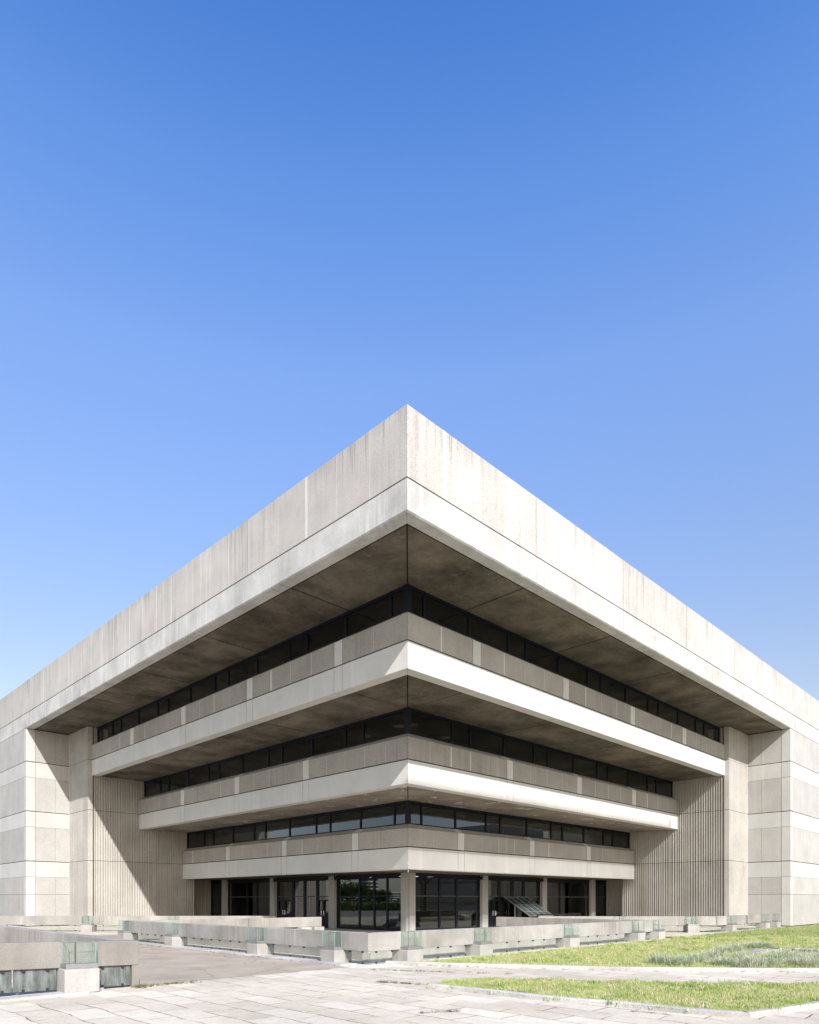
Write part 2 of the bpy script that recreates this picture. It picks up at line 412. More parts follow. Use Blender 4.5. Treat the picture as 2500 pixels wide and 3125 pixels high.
# strip windows: three lights to a bay (wide, narrow, wide)
def mullions(a_corner, aend):
    pos = []
    for s in [16.2] + strips_all:
        for o in (0.25, 3.17, 4.62):
            p = s + o
            if a_corner + .75 < p < aend - .3: pos.append(p)
    return [a_corner] + pos + [aend]
for k, above in ((1, 0), (2, 1), (3, 2)):
    D = G[k]; z0 = TOP[k] + .27; z1 = BOT[above] + .02
    for nm, mp in SIDES:
        ms = mullions(D, ARIB)
        for i in range(len(ms) - 1):
            x0, x1 = ms[i], ms[i + 1]
            f = MB(mp); w = .045
            x0c = x0 + (.16 if i == 0 else 0)
            f.box(x0c, x0c + w, D - .03, D + .10, z0, z1); f.box(x1 - w, x1, D - .03, D + .10, z0, z1)
            f.box(x0c + w, x1 - w, D - .02, D + .08, z0, z0 + .06); f.box(x0c + w, x1 - w, D - .02, D + .08, z1 - .13, z1)
            f.box(x0c + w, x1 - w, D + .0, D + .06, z1 - .21, z1 - .17)
            win = f.build('window', M['frame'], B)
            MB(mp).box(x0c + w, x1 - w, D + .030, D + .042, z0 + .06, z1 - .17).build('pane', M['glass'], win)
    MB(mapR).poly([(D - .04, D - .04), (D + .155, D - .04), (D + .155, D + .155), (D - .04, D + .155)], z0, z1).build('corner_post', M['frame'], B)

# rooms behind the glass
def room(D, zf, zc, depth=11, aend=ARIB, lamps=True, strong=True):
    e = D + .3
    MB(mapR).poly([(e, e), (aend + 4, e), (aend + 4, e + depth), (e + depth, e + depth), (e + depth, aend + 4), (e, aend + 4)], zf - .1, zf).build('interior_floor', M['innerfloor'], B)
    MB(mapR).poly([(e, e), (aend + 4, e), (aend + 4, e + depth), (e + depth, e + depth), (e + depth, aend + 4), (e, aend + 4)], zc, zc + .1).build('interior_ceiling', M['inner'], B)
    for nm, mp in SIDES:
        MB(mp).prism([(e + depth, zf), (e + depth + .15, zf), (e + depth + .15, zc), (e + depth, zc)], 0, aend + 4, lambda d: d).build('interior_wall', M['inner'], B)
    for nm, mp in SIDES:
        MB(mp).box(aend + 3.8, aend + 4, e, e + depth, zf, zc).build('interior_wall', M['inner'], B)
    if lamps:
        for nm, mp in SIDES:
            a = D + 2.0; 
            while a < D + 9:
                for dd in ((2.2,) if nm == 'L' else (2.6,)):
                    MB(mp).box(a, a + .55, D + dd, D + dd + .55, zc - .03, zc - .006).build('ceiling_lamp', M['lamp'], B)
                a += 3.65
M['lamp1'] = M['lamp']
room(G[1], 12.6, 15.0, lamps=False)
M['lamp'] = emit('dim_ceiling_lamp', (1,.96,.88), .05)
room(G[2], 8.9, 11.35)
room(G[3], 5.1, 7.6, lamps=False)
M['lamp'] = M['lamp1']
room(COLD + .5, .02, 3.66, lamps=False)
# curtains behind the third strip (inner ends)
def curtain(mp, a0, a1, d, z0, z1, parent, amp=.05, pitch=.17):
    n = int((a1 - a0) / .03); V = []; F = []
    for i in range(n + 1):
        a = a0 + (a1 - a0) * i / n
        ph = a / pitch * 2 * math.pi
        for z, s in ((z0, 1.15), (z1, .8)):
            dd = d + amp * s * math.sin(ph + .8 * math.sin(a * 2.3)) + .02 * math.sin(a * 7 + z)
            V.append(mp((a, dd, z)))
    F = [(2*i, 2*i+2, 2*i+3, 2*i+1) for i in range(n)]
    return rawmesh('curtain', V, F, M['curtain'], parent, True, parent.location)
for nm, mp in SIDES:
    curtain(mp, 38.5, 42.4, G[3] + .5, 6.1, 7.5, B)
    curtain(mp, 43.2, 51.0, G[3] + .5, 6.1, 6.9 if nm == 'L' else 7.1, B)

# ribbed side walls and pilasters
def ribprof(a0, a1, depth, rs):
    """saw-cut ribs of slightly uneven width between a0 and a1; returns (pos, depth) polyline"""
    r = random.Random(rs); out = [(a0, 0.0)]; x = a0 + (.32 if a0 == APIL else .03)
    while x < a1 - .26:
        w1 = .085 * r.uniform(.8, 1.3); w2 = .072 * r.uniform(.75, 1.25); dp = depth * r.uniform(.75, 1.1)
        out += [(x, 0.0), (x + w1, 0.0), (x + w1 + .010, dp), (x + w1 + .010 + w2, dp), (x + w1 + .02 + w2, 0.0)]
        x += w1 + w2 + .022
    out.append((a1, 0.0)); return out
RZ = [(0, J3 - .0), (J3, J2), (J2, J1), (J1, BOT[0] + .01)]
for nm, mp in SIDES:
    for (z0, z1) in RZ:
        for part_i, (p0, p1) in enumerate(((APIL, 27.71), (27.71, 34.0))):
            if part_i == 1 and z0 > 1: continue
            aa = ARIB if part_i == 0 else ARIB + 2.3
            pr = ribprof(p0, p1, .09, hash((nm, part_i)) % 100 + 3 if False else (3 if nm == 'L' else 5) + part_i)
            V = []; F = []
            for d, dp in pr:
                V += [mp((aa + dp, d, z0 + .015)), mp((aa + dp, d, z1 - .015))]
            F = [(2*i, 2*i+2, 2*i+3, 2*i+1) if nm == 'R' else (2*i+1, 2*i+3, 2*i+2, 2*i) for i in range(len(pr) - 1)]
            # caps, so each lift of ribs is a slab
            b0 = len(V)
            rawmesh('ribbed_wall', V, F, M['rib'], B, False, B.location)
        pr = ribprof(ARIB, APIER, .06, 9)
        V = []
        for a, dp in pr: V += [mp((a, APIL + dp, z0 + .015)), mp((a, APIL + dp, z1 - .015))]
        F = [(2*i, 2*i+2, 2*i+3, 2*i+1) for i in range(len(pr) - 1)]
        rawmesh('ribbed_pilaster', V, F, M['rib'], B, False, B.location)
    MB(mp).box(ARIB + .16, ARIB + .6, APIL + .06, 27.70, 0, BOT[0] + .1).box(ARIB + .07, APIER, APIL + .09, APIL + .6, 0, BOT[0] + .1).build('rib_backing', M['joint'], B)
    MB(mp).box(ARIB + .0, ARIB + 2.3, 27.62, 27.70, 0, BOT[3] + .1).build('wall_return', M['rib'], B)
    MB(mp).box(ARIB + 2.46, ARIB + 2.6, 27.75, 34, 0, BOT[3] + .1).build('rib_backing', M['joint'], B)

# corner piers either side, clad storey by storey
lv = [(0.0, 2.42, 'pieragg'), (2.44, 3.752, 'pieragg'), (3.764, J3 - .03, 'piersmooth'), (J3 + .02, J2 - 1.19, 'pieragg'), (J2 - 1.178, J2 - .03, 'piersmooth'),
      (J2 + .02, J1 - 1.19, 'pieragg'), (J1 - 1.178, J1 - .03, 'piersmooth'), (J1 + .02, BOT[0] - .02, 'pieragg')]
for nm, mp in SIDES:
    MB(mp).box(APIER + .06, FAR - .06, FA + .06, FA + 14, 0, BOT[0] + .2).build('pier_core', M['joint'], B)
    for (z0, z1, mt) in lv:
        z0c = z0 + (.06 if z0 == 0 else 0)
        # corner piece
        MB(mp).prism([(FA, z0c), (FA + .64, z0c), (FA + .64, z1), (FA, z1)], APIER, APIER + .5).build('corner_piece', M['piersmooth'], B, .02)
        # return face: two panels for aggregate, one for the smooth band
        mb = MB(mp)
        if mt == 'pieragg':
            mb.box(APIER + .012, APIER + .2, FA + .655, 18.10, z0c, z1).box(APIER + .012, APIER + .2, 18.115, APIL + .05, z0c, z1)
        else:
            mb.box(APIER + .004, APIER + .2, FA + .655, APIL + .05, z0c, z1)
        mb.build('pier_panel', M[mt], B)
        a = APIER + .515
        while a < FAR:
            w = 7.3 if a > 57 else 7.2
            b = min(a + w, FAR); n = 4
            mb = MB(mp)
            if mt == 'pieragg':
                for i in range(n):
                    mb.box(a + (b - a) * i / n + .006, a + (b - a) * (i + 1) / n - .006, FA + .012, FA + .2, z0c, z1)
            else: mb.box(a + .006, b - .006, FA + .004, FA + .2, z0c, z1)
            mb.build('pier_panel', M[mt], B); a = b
    # fascia goes on over the pier
    a = APIER + .5 + .014
    while a < FAR:
        b = min(a + 7.3, FAR); mb = MB(mp)
        mb.prism([(FA, BOT[0]), (FA + .55, BOT[0]), (FA + .55, J0 - .025), (FA + .02, J0 - .025), (FA, J0 - .045)], a, b - .012)
        mb.build('ledge_band', M['fascia'], B)
        mb = MB(mp)
        for i in range(4):
            mb.prism([(FA + .012, J0 + GAP), (FA + .2, J0 + GAP), (FA + .2, TOP[0]), (FA + .04, TOP[0]), (FA + .012, TOP[0] - .03)], a + (b - a) * i / 4 + .006, a + (b - a) * (i + 1) / 4 - .006)
        mb.build('spandrel_panel', M['agg'], B); a = b
    MB(mp).box(APIER + .5, FAR, FA + .09, FA + .16, J0 - .05, J0 + .05).build('joint_backing', M['joint'], B)
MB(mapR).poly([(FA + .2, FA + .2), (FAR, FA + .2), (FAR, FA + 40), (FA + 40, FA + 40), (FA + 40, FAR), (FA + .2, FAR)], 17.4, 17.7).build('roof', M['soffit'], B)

# ground floor: columns, glazing, doors
cols = [30.19, 37.5, 44.85, 52.2]
zc = BOT[3] + .02
def colpoly(x, y, w): return [(x, y + .16), (x + .16, y + .16), (x + .16, y), (x + w, y), (x + w, y + w), (x, y + w)]
MB(mapR).poly(colpoly(COLD - .1, COLD - .1, .66), 0, zc).build('column', M['column'], B, .012)
for nm, mp in SIDES:
    for a in cols[1:]:
        MB(mp).box(a, a + .62, COLD - .05, COLD + .6, 0, zc).build('column', M['column'], B, .02)
    MB(mp).box(COLD + .57, ARIB + 2.3, COLD + .18, COLD + .4, 3.52, zc).build('lintel', M['frame'], B)
GD = COLD + .26
def gwindow(mp, xs, z0, zt, z1, thick, tm, parent=B):
    """glazing between the first and last x with uprights at xs and a transom at zt"""
    f = MB(mp)
    for i, x in enumerate(xs):
        w = thick if 0 < i < len(xs) - 1 else .14
        f.box(x - w/2, x + w/2, GD - .06, GD + .12, z0, z1)
    for i in range(len(xs) - 1):
        f.box(xs[i] + .07, xs[i+1] - .07, GD - .04, GD + .08, z1 - .1, z1)
        f.box(xs[i] + .07, xs[i+1] - .07, GD - .04, GD + .08, z0, z0 + .1)
    w = f.build('window', M['frame'], parent)
    t = MB(mp)
    for i in range(len(xs) - 1): t.box(xs[i] + .07, xs[i+1] - .07, GD - .045, GD + .085, zt - .035, zt + .035)
    t.build('transom', M[tm], w)
    p = MB(mp)
    for i in range(len(xs) - 1): p.box(xs[i] + .07, xs[i+1] - .07, GD + .0, GD + .012, z0 + .1, z1 - .1)
    p.build('pane', M['glass'], w); return w
def door(mp, x0, x1, hinge):
    f = MB(mp); z1 = 2.02
    f.box(x0, x0 + .09, GD - .09, GD - .062, .04, z1).box(x1 - .09, x1, GD - .09, GD - .062, .04, z1)
    f.box(x0 + .09, x1 - .09, GD - .09, GD - .062, z1 - .1, z1).box(x0 + .09, x1 - .09, GD - .09, GD - .062, .04, 1.12)
    d = f.build('door', M['frame'], B)
    h = MB(mp); hx = x1 - .13 if hinge == 'a' else x0 + .13
    h.box(hx - .02, hx + .02, GD - .16, GD - .125, .90, 1.22)
    h.box(hx - .02, hx + .02, GD - .125, GD - .088, .90, .93).box(hx - .02, hx + .02, GD - .125, GD - .088, 1.19, 1.22)
    h.build('handle', M['white'], d)
    return d
def pictogram(mp, a, z, parent, flip):
    """white wheelchair and stroller marks on the door"""
    m = MB(mp)
    for s in (0, .17):
        for k in range(10):
            t0 = math.pi * (.1 + 1.5 * k / 10); t1 = math.pi * (.1 + 1.5 * (k + 1) / 10)
            c = (a + s, z)
            p = [(c[0] + r * math.cos(t), c[1] + r * math.sin(t)) for r, t in ((.05, t0), (.066, t0), (.066, t1), (.05, t1))]
            V = [m.vert((x, GD - .093, y)) for x, y in p]; W = [m.vert((x, GD - .0915, y)) for x, y in p]
            m.face(V); m.face(W[::-1])
        m.box(a + s - .012, a + s + .012, GD - .093, GD - .0915, z + .02, z + .11)
        m.box(a + s + .013, a + s + .06, GD - .093, GD - .0915, z + .03, z + .05)
        m.box(a + s - .014, a + s + .014, GD - .093, GD - .0915, z + .125, z + .153)
    m.build('access_symbol', M['white'], parent)
for nm, mp in SIDES:
    x = cols
    if nm == 'L': gwindow(mp, [x[0] + .63, 32.35, 33.6, 35.1, x[1] - .06], .05, 2.26, 3.5, .12, 'frame')
    else: gwindow(mp, [x[0] + .63, 33.35, 35.05, x[1] - .06], .05, 2.26, 3.5, .16, 'frame_grey')
    gwindow(mp, [x[1] + .70, 39.75, 41.3, 42.75, x[2] - .08], .05, 2.26, 3.5, .24, 'frame_grey')
    gwindow(mp, [x[2] + .70, 47.7, 49.2, x[3] - .08], .05, 2.26, 3.5, .08, 'frame_grey')
    gwindow(mp, [x[3] + .70, 55.0], .05, 2.26, 3.5, .08, 'frame_grey')
    d1 = door(mp, 42.9, 43.78, 'a'); d2 = door(mp, 43.80, 44.68, 'b')
    d3 = door(mp, 38.3, 39.0, 'a'); d4 = door(mp, 39.02, 39.66, 'b')
    if nm == 'L': pictogram(mp, 43.25, 1.02, d1, 0)
    else: pictogram(mp, 39.2, 1.02, d4, 0)
    for (c0, c1) in ((38.35, 39.55), (39.95, 41.1), (41.5, 42.6), (43.0, 44.55)):
        curtain(mp, c0, c1, GD + .45, .1, 3.45, B, .06, .2)
    if nm == 'L': curtain(mp, 45.7, 48.8, GD + .6, .1, 3.45, B, .05, .2)
    else: curtain(mp, 45.8, 47.5, GD + .6, .1, 3.45, B, .05, .2)
    for a in (35.2, 33.0):
        pass
    # flood lamps under the soffit by the columns
    for a in (37.2, 44.55):
        m = MB(mp); m.box(a - .28, a, COLD - .5, COLD - .2, zc - .32, zc - .10).box(a - .17, a - .11, COLD - .38, COLD - .32, zc - .10, zc)
        fl = m.build('flood_lamp', M['black'], B, .01)
        MB(mp).box(a - .26, a - .02, COLD - .515, COLD - .502, zc - .30, zc - .12).build('lens', M['tray'], fl)
for (a, d) in ((32.2, 33.0), (33.6, 33.1), (35.2, 33.2), (31.8, 36.0)):
    MB(mapR).box(a, a + .5, d, d + .12, 3.60, 3.64).build('ceiling_lamp', M['lamp'], B)
for (a, d) in ((31.9, 33.0), (31.6, 33.8)):
    MB(mapL).box(a, a + .5, d, d + .12, 3.60, 3.64).build('ceiling_lamp', M['lamp'], B)

# ------------------------------------------------------------------ parapets round the sunken yard
def parapet(name, label, o, dr, nrm, length, blocks, joints=(), zt=.99, zb=.42, thick=.3, skip_glass=(), tilt=0.0, glassmat='glass_low', panel=1.55, boxes=None, beam=None, old=False, leg=False, zoff=0):
    """s runs along the wall, t points outwards from its front face"""
    T = thing(name, label, 'parapet', (o[0], o[1], 0), 'concrete parapets on blocks round the yard')
    def mp(p):
        s, t, z = p
        return (o[0] + dr[0]*s + nrm[0]*t, o[1] + dr[1]*s + nrm[1]*t, z + zoff - tilt * s)
    b0, b1 = beam if beam else (0, length)
    cuts = [b0] + [j for j in joints] + [b1]
    for i in range(len(cuts) - 1):
        mb = MB(mp); c0 = cuts[i] + (.015 if i else 0); c1 = cuts[i+1] - (.015 if i < len(cuts) - 2 else 0)
        ns = max(2, int((c1 - c0) / .5))
        for k in range(1): mb.box(c0, c1, -thick, 0, zb, zt)
        mb.build('beam', M['parapet_old' if old else 'parapet'], T, .012)
    for i, b in enumerate(blocks):
        w = .72
        MB(mp).box(b, b + w, -thick - .06, .36, -.02, zb - .004).build('block', M['block_old' if old else 'block'], T, .02)
        if boxes is not None and i not in boxes: continue
        g = MB(mp); e = .016; x0, x1, t0, t1, g0, g1 = b + .06, b + .66, .025, .325, zb + .10, zt + .015
        def pane(xa, xb, ta, tb, longax):
            i0 = len(g.fc); g.box(xa, xb, ta, tb, g0, g1)
            # small faces of each sheet are its dark green cut edge
            for q in range(6):
                big = (q in (2, 4)) if longax == 's' else (q in (3, 5))
                g.mi[i0 + q] = 0 if big else 1
        pane(x0, x1, t1 - e, t1, 's'); pane(x0, x1, t0, t0 + e, 's')
        pane(x0, x0 + e, t0 + e, t1 - e, 't'); pane(x1 - e, x1, t0 + e, t1 - e, 't')
        gb = g.build('glass_box', [M['glass_box'], M['glass_edge']], T)
        MB(mp).box(b + .03, b + .69, .004, .345, zb, zb + .10).build('tray', M['tray'], gb)
    if leg: MB(mp).box(b0, b0 + .16, -thick + .002, -.002, -.02, zb - .002).build('end_leg', M['parapet_old' if old else 'parapet'], T)
    # glass sheets in the gap under the beam
    bounds = []
    bl = sorted(blocks); cur = b0 + (.18 if leg else .05)
    for b in bl:
        if b - cur > .25: bounds.append((cur, b - .02))
        cur = max(cur, b + .74)
    if b1 - cur > .25: bounds.append((cur, b1 - .05))
    for bi, (c0, c1) in enumerate(bounds):
        if bi in skip_glass: continue
        n = max(1, round((c1 - c0) / panel))
        for k in range(n):
            p0 = c0 + (c1 - c0) * k / n + .012; p1 = c0 + (c1 - c0) * (k + 1) / n - .012
            m = MB(mp); i0 = 0; m.box(p0, p1, -.075, -.06, .035, zb - .002)
            gp = m.build('glass_panel', [M[glassmat], M['glass_edge']], T)
            cl = MB(mp)
            for s in (p0 + .22 * (p1 - p0), p1 - .22 * (p1 - p0)):
                cl.box(s - .028, s + .028, -.059, -.012, zb - .055, zb - .003)
                cl.box(s - .02, s + .02, -.059, -.02, .03, .085)
            cl.build('clip', M['clip'], gp)
    return T
cx, cy = 13.9, 15.66
PR = parapet('concrete_parapet', 'long sunlit parapet running right from the front corner, pale round patches on its beam', (cx + .02, cy), (1,0), (0,-1), 20.0,
        [1.30, 4.92, 10.8, 16.75, 18.95], [1.7, 5.3, 11.2, 17.1], panel=1.5)
# pale filled bolt holes on the third length
m = MB()
rr = random.Random(4)
for X in (20.2, 21.25, 21.75, 23.2, 24.35, 24.6, 25.95):
    for zz in (.58, .86):
        cxp = X + rr.uniform(-.03, .03); rad = rr.uniform(.035, .065); A = []; Bv = []
        n = 11
        for k in range(n):
            a = 2*math.pi*k/n; q = rad * rr.uniform(.75, 1.2)
            A.append(m.vert((cxp + q*math.cos(a), cy - .003, zz + 1.25*q*math.sin(a)))); Bv.append(m.vert((cxp + q*math.cos(a), cy - .0005, zz + 1.25*q*math.sin(a))))
        m.face(A); m.face(Bv[::-1])
        for k in range(n): m.face((A[k], A[(k+1)%n], Bv[(k+1)%n], Bv[k]))
m.build('filler_patch', M['block'], PR)
PL = parapet('concrete_parapet', 'long parapet running back left from the front corner beside the asphalt', (cx, cy + .02), (0,1), (-1,0), 18.3,
        [1.2, 5.6, 12.25, 17.3], [1.6, 6.0, 12.6], panel=1.6)
# clear post at the corner
m = MB(); m.tube((cx + .02, cy + .02, .03), (cx + .02, cy + .02, .40), .055, n=12); pst = m.build('post', M['glass_box'], PR)
m = MB(); m.tube((cx + .02, cy + .02, .0), (cx + .02, cy + .02, .03), .07, n=12).tube((cx + .02, cy + .02, .385), (cx + .02, cy + .02, .415), .08, n=12); m.build('post_shoe', M['steel'], pst)
parapet('concrete_parapet', 'sunlit return parapet ending beside the ground floor doors left of the glass corner', (14.3, 32.75), (1,0), (0,-1), 11.0, [9.3, 10.2], [6.0], boxes=[], skip_glass=(1,))
parapet('concrete_parapet', 'grazed return parapet in front of the sloping glass hood', (32.75, 25.4), (0,-1), (-1,0), 9.6, [.5, 1.4], [5.0], boxes=[], skip_glass=(1,))
d45 = (1/S2, -1/S2); n45 = (-1/S2, -1/S2)
o = rf(-29.5, 43.5); parapet('concrete_parapet', 'far parapet crossing the foot of the left ribbed wall, green box near the frame edge', o, d45, n45, 21.0, [8.75, 14.2], [9.1, 14.6], panel=2.4)
o = rf(8.0, 42.4); parapet('concrete_parapet', 'far parapet crossing the foot of the right ribbed wall', o, d45, n45, 11.1, [4.6, 9.1], [5.0, 9.5], panel=1.6)
parapet('concrete_parapet', 'small far parapet at the foot of the right pier ending in two glass boxes', (43.4, 16.45), (1,0), (0,-1), 11.0, [1.5, 7.8, 10.1], [1.9], beam=(0, 7.7), panel=1.5)
parapet('concrete_parapet', 'nearest parapet at left foreground with grimy dark glass below its beam', (6.79, cy), (-1,0), (0,-1), 9.0, [1.02, 5.2], [1.4, 5.6], zt=1.06, zb=.50, tilt=-.024, glassmat='glass_dirty', panel=.86, old=True, leg=True)
parapet('concrete_parapet', 'beam running back from the nearest parapet at the left edge', (6.49, cy + .32), (0,1), (-1,0), 13.0, [11.0], [5.8], zt=1.06, zb=.50, tilt=-.006, boxes=[], skip_glass=(0,1))
# low inner walls seen through the gap glass
w = tag(MB().box(cx + 1.5, 32.4, cy + 1.62, cy + 1.9, 0, .46).build('low_wall', M['block'], None, .01), 'low pale wall behind the glass of the long right parapet', 'low wall')
w = tag(MB().box(cx + 1.15, cx + 1.45, cy + 1.6, 32.4, 0, .40).build('low_wall', M['block'], None, .01), 'low pale wall behind the glass of the long left parapet', 'low wall')

# ------------------------------------------------------------------ glazed hood and rail by the right doors
H = thing('glazed_hood', 'sloping grey glass and metal hood over steps by the right doors', 'hood', (41.2, 29, 0))
hx0, hx1, hy0, hy1, hz0, hz1 = 39.75, 42.6, 30.1, 27.85, 2.2, .86
def hp(s, t, n=0):     # s across, t down the slope
    return (hx0 + (hx1 - hx0) * s, hy0 + (hy1 - hy0) * t, hz0 + (hz1 - hz0) * t + n)
for k in range(4):
    s0, s1 = k / 4 + .008, (k + 1) / 4 - .008
    m = MB(); A = [m.vert(hp(s, t, .0)) for s, t in ((s0, .01), (s1, .01), (s1, .99), (s0, .99))]; Bq = [m.vert(hp(s, t, .02)) for s, t in ((s0, .01), (s1, .01), (s1, .99), (s0, .99))]
    m.face(A); m.face(Bq)
    for q in range(4): m.face((A[q], A[(q+1)%4], Bq[(q+1)%4], Bq[q]))
    m.build('roof_pane', M['hoodglass'], H)
for k in range(5):
    m = MB(); p = Vector(hp(k/4, 0, .02)); q = Vector(hp(k/4, 1, .02)); m.tube(p, q, .035, n=6)
    m.build('rafter', M['hoodmetal'], H)
m = MB()
for t in (0, .78, 1.0): m.tube(hp(0, t, .015), hp(1, t, .015), .03, n=6)
m.build('purlin', M['hoodmetal'], H)
m = MB()
for s in (0, 1):
    x = hp(s, 0)[0]
    m.box(x - .03, x + .03, 29.1, 29.16, 0, 1.62); m.box(x - .03, x + .03, hy1 + .02, hy1 + .08, 0, .84)
m.build('post', M['hoodmetal'], H)
for s in (0, 1):
    m = MB(); x = hp(s, 0)[0]
    A = [m.vert((x - .006, y, z)) for y, z in ((hy0, .1), (hy1, .1), (hy1, hz1 - .03), (hy0, hz0 - .03))]; Bq = [m.vert((x + .006, y, z)) for y, z in ((hy0, .1), (hy1, .1), (hy1, hz1 - .03), (hy0, hz0 - .03))]
    m.face(A); m.face(Bq)
    for q in range(4): m.face((A[q], A[(q+1)%4], Bq[(q+1)%4], Bq[q]))
    m.build('side_glass', M['glass'], H)
R = thing('guard_rail', 'black metal guard rail with green glass in front of the sloping hood', 'railing', (43, 27.6, 0))
m = MB(); m.box(40.2, 45.9, 27.5, 27.58, .93, 1.0); m.build('top_rail', M['black'], R)
xs = [40.25, 42.9, 43.55, 44.25, 44.95, 45.75]
for x in xs: MB().box(x - .06, x + .06, 27.51, 27.57, 0, .93).build('rail_post', M['black'], R)
for a, b in zip(xs[1:], xs[2:]): MB().box(a + .07, b - .07, 27.535, 27.547, .08, .9).build('glass_infill', M['glass_box'], R)

# books on a shelf inside the right glass corner
sh = tag(MB().box(33.4, 37.0, 32.3, 32.6, .95, .98).box(33.4, 33.45, 32.3, 32.6, 0, .95).box(36.95, 37.0, 32.3, 32.6, 0, .95).build('bookshelf', M['inner']), 'dark shelf behind the right ground floor glass', 'shelf')
bx = 34.6
for i, (c, w, h, nmn) in enumerate((((.45,.06,.03),.5,.2,'red'), ((.03,.16,.40),.45,.22,'blue'), ((.10,.25,.30),.4,.2,'teal'), ((.75,.85,.85),.16,.3,'white'), ((.45,.36,.12),.1,.3,'yellow'), ((.7,.7,.65),.06,.3,'grey'))):
    mt = plain('book_cover', c, .5)
    m = MB(); ln = .12 if w < .2 else 0
    m.prism([(32.33, .981), (32.55, .981), (32.55, .981 + h), (32.33, .981 + h)], bx, bx + w)
    m.build('book', mt); tag(C.objects[-1], '%s book%s on the shelf behind the right ground floor glass' % (nmn, 's lying' if w > .3 else ' leaning'), 'book', 'books behind the glass')
    bx += w + .12
# ------------------------------------------------------------------ ground
def sheet(name, pts, z, mat, zb=None):
    m = MB(); idx = [m.vert((x, y, z)) for x, y in pts]; m.face(idx)
    o = m.build(name, mat)
    me = o.data
    if me.polygons[0].normal.z < 0: me.flip_normals()
    return tag(o, kind='structure')
sheet('ground', [(-3000,-3000),(3000,-3000),(3000,3000),(-3000,3000)], -.012, M['far'])
sheet('plaza_paving', [(-60,-60),(75,-60),(75,62),(-60,62)], -.004, M['paving'])
sheet('asphalt_path', [(6.75, cy + .05)] + [(7.0 + .3*i, cy + .05 + .16*noise.noise(Vector((i*.7, 3, 1))) + .07*math.sin(i*2.1)) for i in range(21)] + [(13.2, cy + .02), (13.2, 31), (24, 31), (24, 34.5), (6.75, 46)], 0.0, M['asphalt'])
# pale edging along the parapets
tag(MB().box(13.2, 13.86, cy + .5, 34, -.01, .035).build('kerb', M['kerb'], None, .01), kind='structure')
tag(MB().box(14.4, 34.3, 15.1, 15.66, -.01, .02).build('edging', M['gravel'], None, .005), kind='structure')
tag(MB().poly([(13.4, 15.2), (14.4, 15.1), (14.4, 15.65), (13.86, 16.1), (13.3, 16.1)], -.01, .016).build('edging', M['gravel']), kind='structure')
m = MB(); m.poly([(-3, 15.0), (5.5, 15.18), (6.0, 15.66), (-3, 15.66)], -.01, .045); tag(m.build('kerb', M['kerb'], None, .01), kind='structure')
def strip_along(pts, w, h, name, mat, side=1):
    """kerb of width w along a polyline, joints every metre left to the mesh"""
    P = [Vector((x, y)) for x, y in pts]; N = []
    for i in range(len(P)):
        a = P[max(i-1, 0)]; b = P[min(i+1, len(P)-1)]; d = (b - a).normalized(); N.append(Vector((-d.y, d.x)) * side)
    m = MB()
    ring = []
    for p, n in zip(P, N):
        q = p + n * w
        ring.append([m.vert((p.x, p.y, -.01)), m.vert((p.x, p.y, h - .02)), m.vert((p.x + n.x*.02, p.y + n.y*.02, h)), m.vert((q.x, q.y, h)), m.vert((q.x, q.y, -.01))])
    for i in range(len(ring) - 1):
        for k in range(5): m.face((ring[i][k], ring[i][(k+1)%5], ring[i+1][(k+1)%5], ring[i+1][k]))
    m.face(ring[0]); m.face(ring[-1][::-1])
    return tag(m.build(name, mat), kind='structure')
def smoothline(pts, n=8):
    out = []
    P = [Vector(p) for p in pts]
    for i in range(len(P) - 1):
        p0 = P[max(i-1,0)]; p1 = P[i]; p2 = P[i+1]; p3 = P[min(i+2, len(P)-1)]
        for k in range(n):
            t = k / n
            out.append(.5*((2*p1) + (p2-p0)*t + (2*p0-5*p1+4*p2-p3)*t*t + (3*p1-p0-3*p2+p3)*t**3))
    out.append(P[-1]); return [(v.x, v.y) for v in out]
k1 = smoothline([rf(r, f)[:2] for r, f in ((-.75,21.35),(2.0,20.45),(6.07,19.42),(9.0,19.12),(11.5,19.0),(17,19.0),(26,19.4))])
strip_along(k1, .16, .10, 'kerb', M['kerb'], 1)
k2a = smoothline([rf(r, f)[:2] for r, f in ((.42,15.5),(1.43,14.72),(2.78,13.5),(4.0,12.72),(4.95,11.98),(5.75,11.55))])
k2b = [rf(r, f)[:2] for r, f in ((5.75,11.55),(7.69,12.72),(12.0,15.2))]
strip_along(k2a[:-1] + k2b, .15, .10, 'kerb', M['kerb'], 1)
lawn1 = [(x, y) for x, y in k1] + [rf(26, 36.6)[:2], rf(13.6, 36.9)[:2], (34.3, 15.08), (15.0, 15.08)]
lawn2 = k2a[:-1] + k2b + [rf(r, f)[:2] for r, f in ((9.46,15.85),(5.08,16.35),(1.9,17.0),(.75,16.2))]
lawn3 = [rf(15.6, 37.75)[:2], rf(34, 37.6)[:2], (75, 15.9), (43.5, 15.95)]
def inside(x, y, poly):
    poly = np.asarray(poly); n = len(poly); c = np.zeros(len(x), bool); j = n - 1
    for i in range(n):
        xi, yi = poly[i]; xj, yj = poly[j]
        t = ((yi > y) != (yj > y)) & (x < (xj - xi) * (y - yi) / (yj - yi + 1e-12) + xi)
        c ^= t; j = i
    return c
sheet('lawn', lawn1, .05, M['lawn']); sheet('lawn', lawn2, .055, M['lawn']); sheet('lawn', lawn3, .02, M['lawn'])

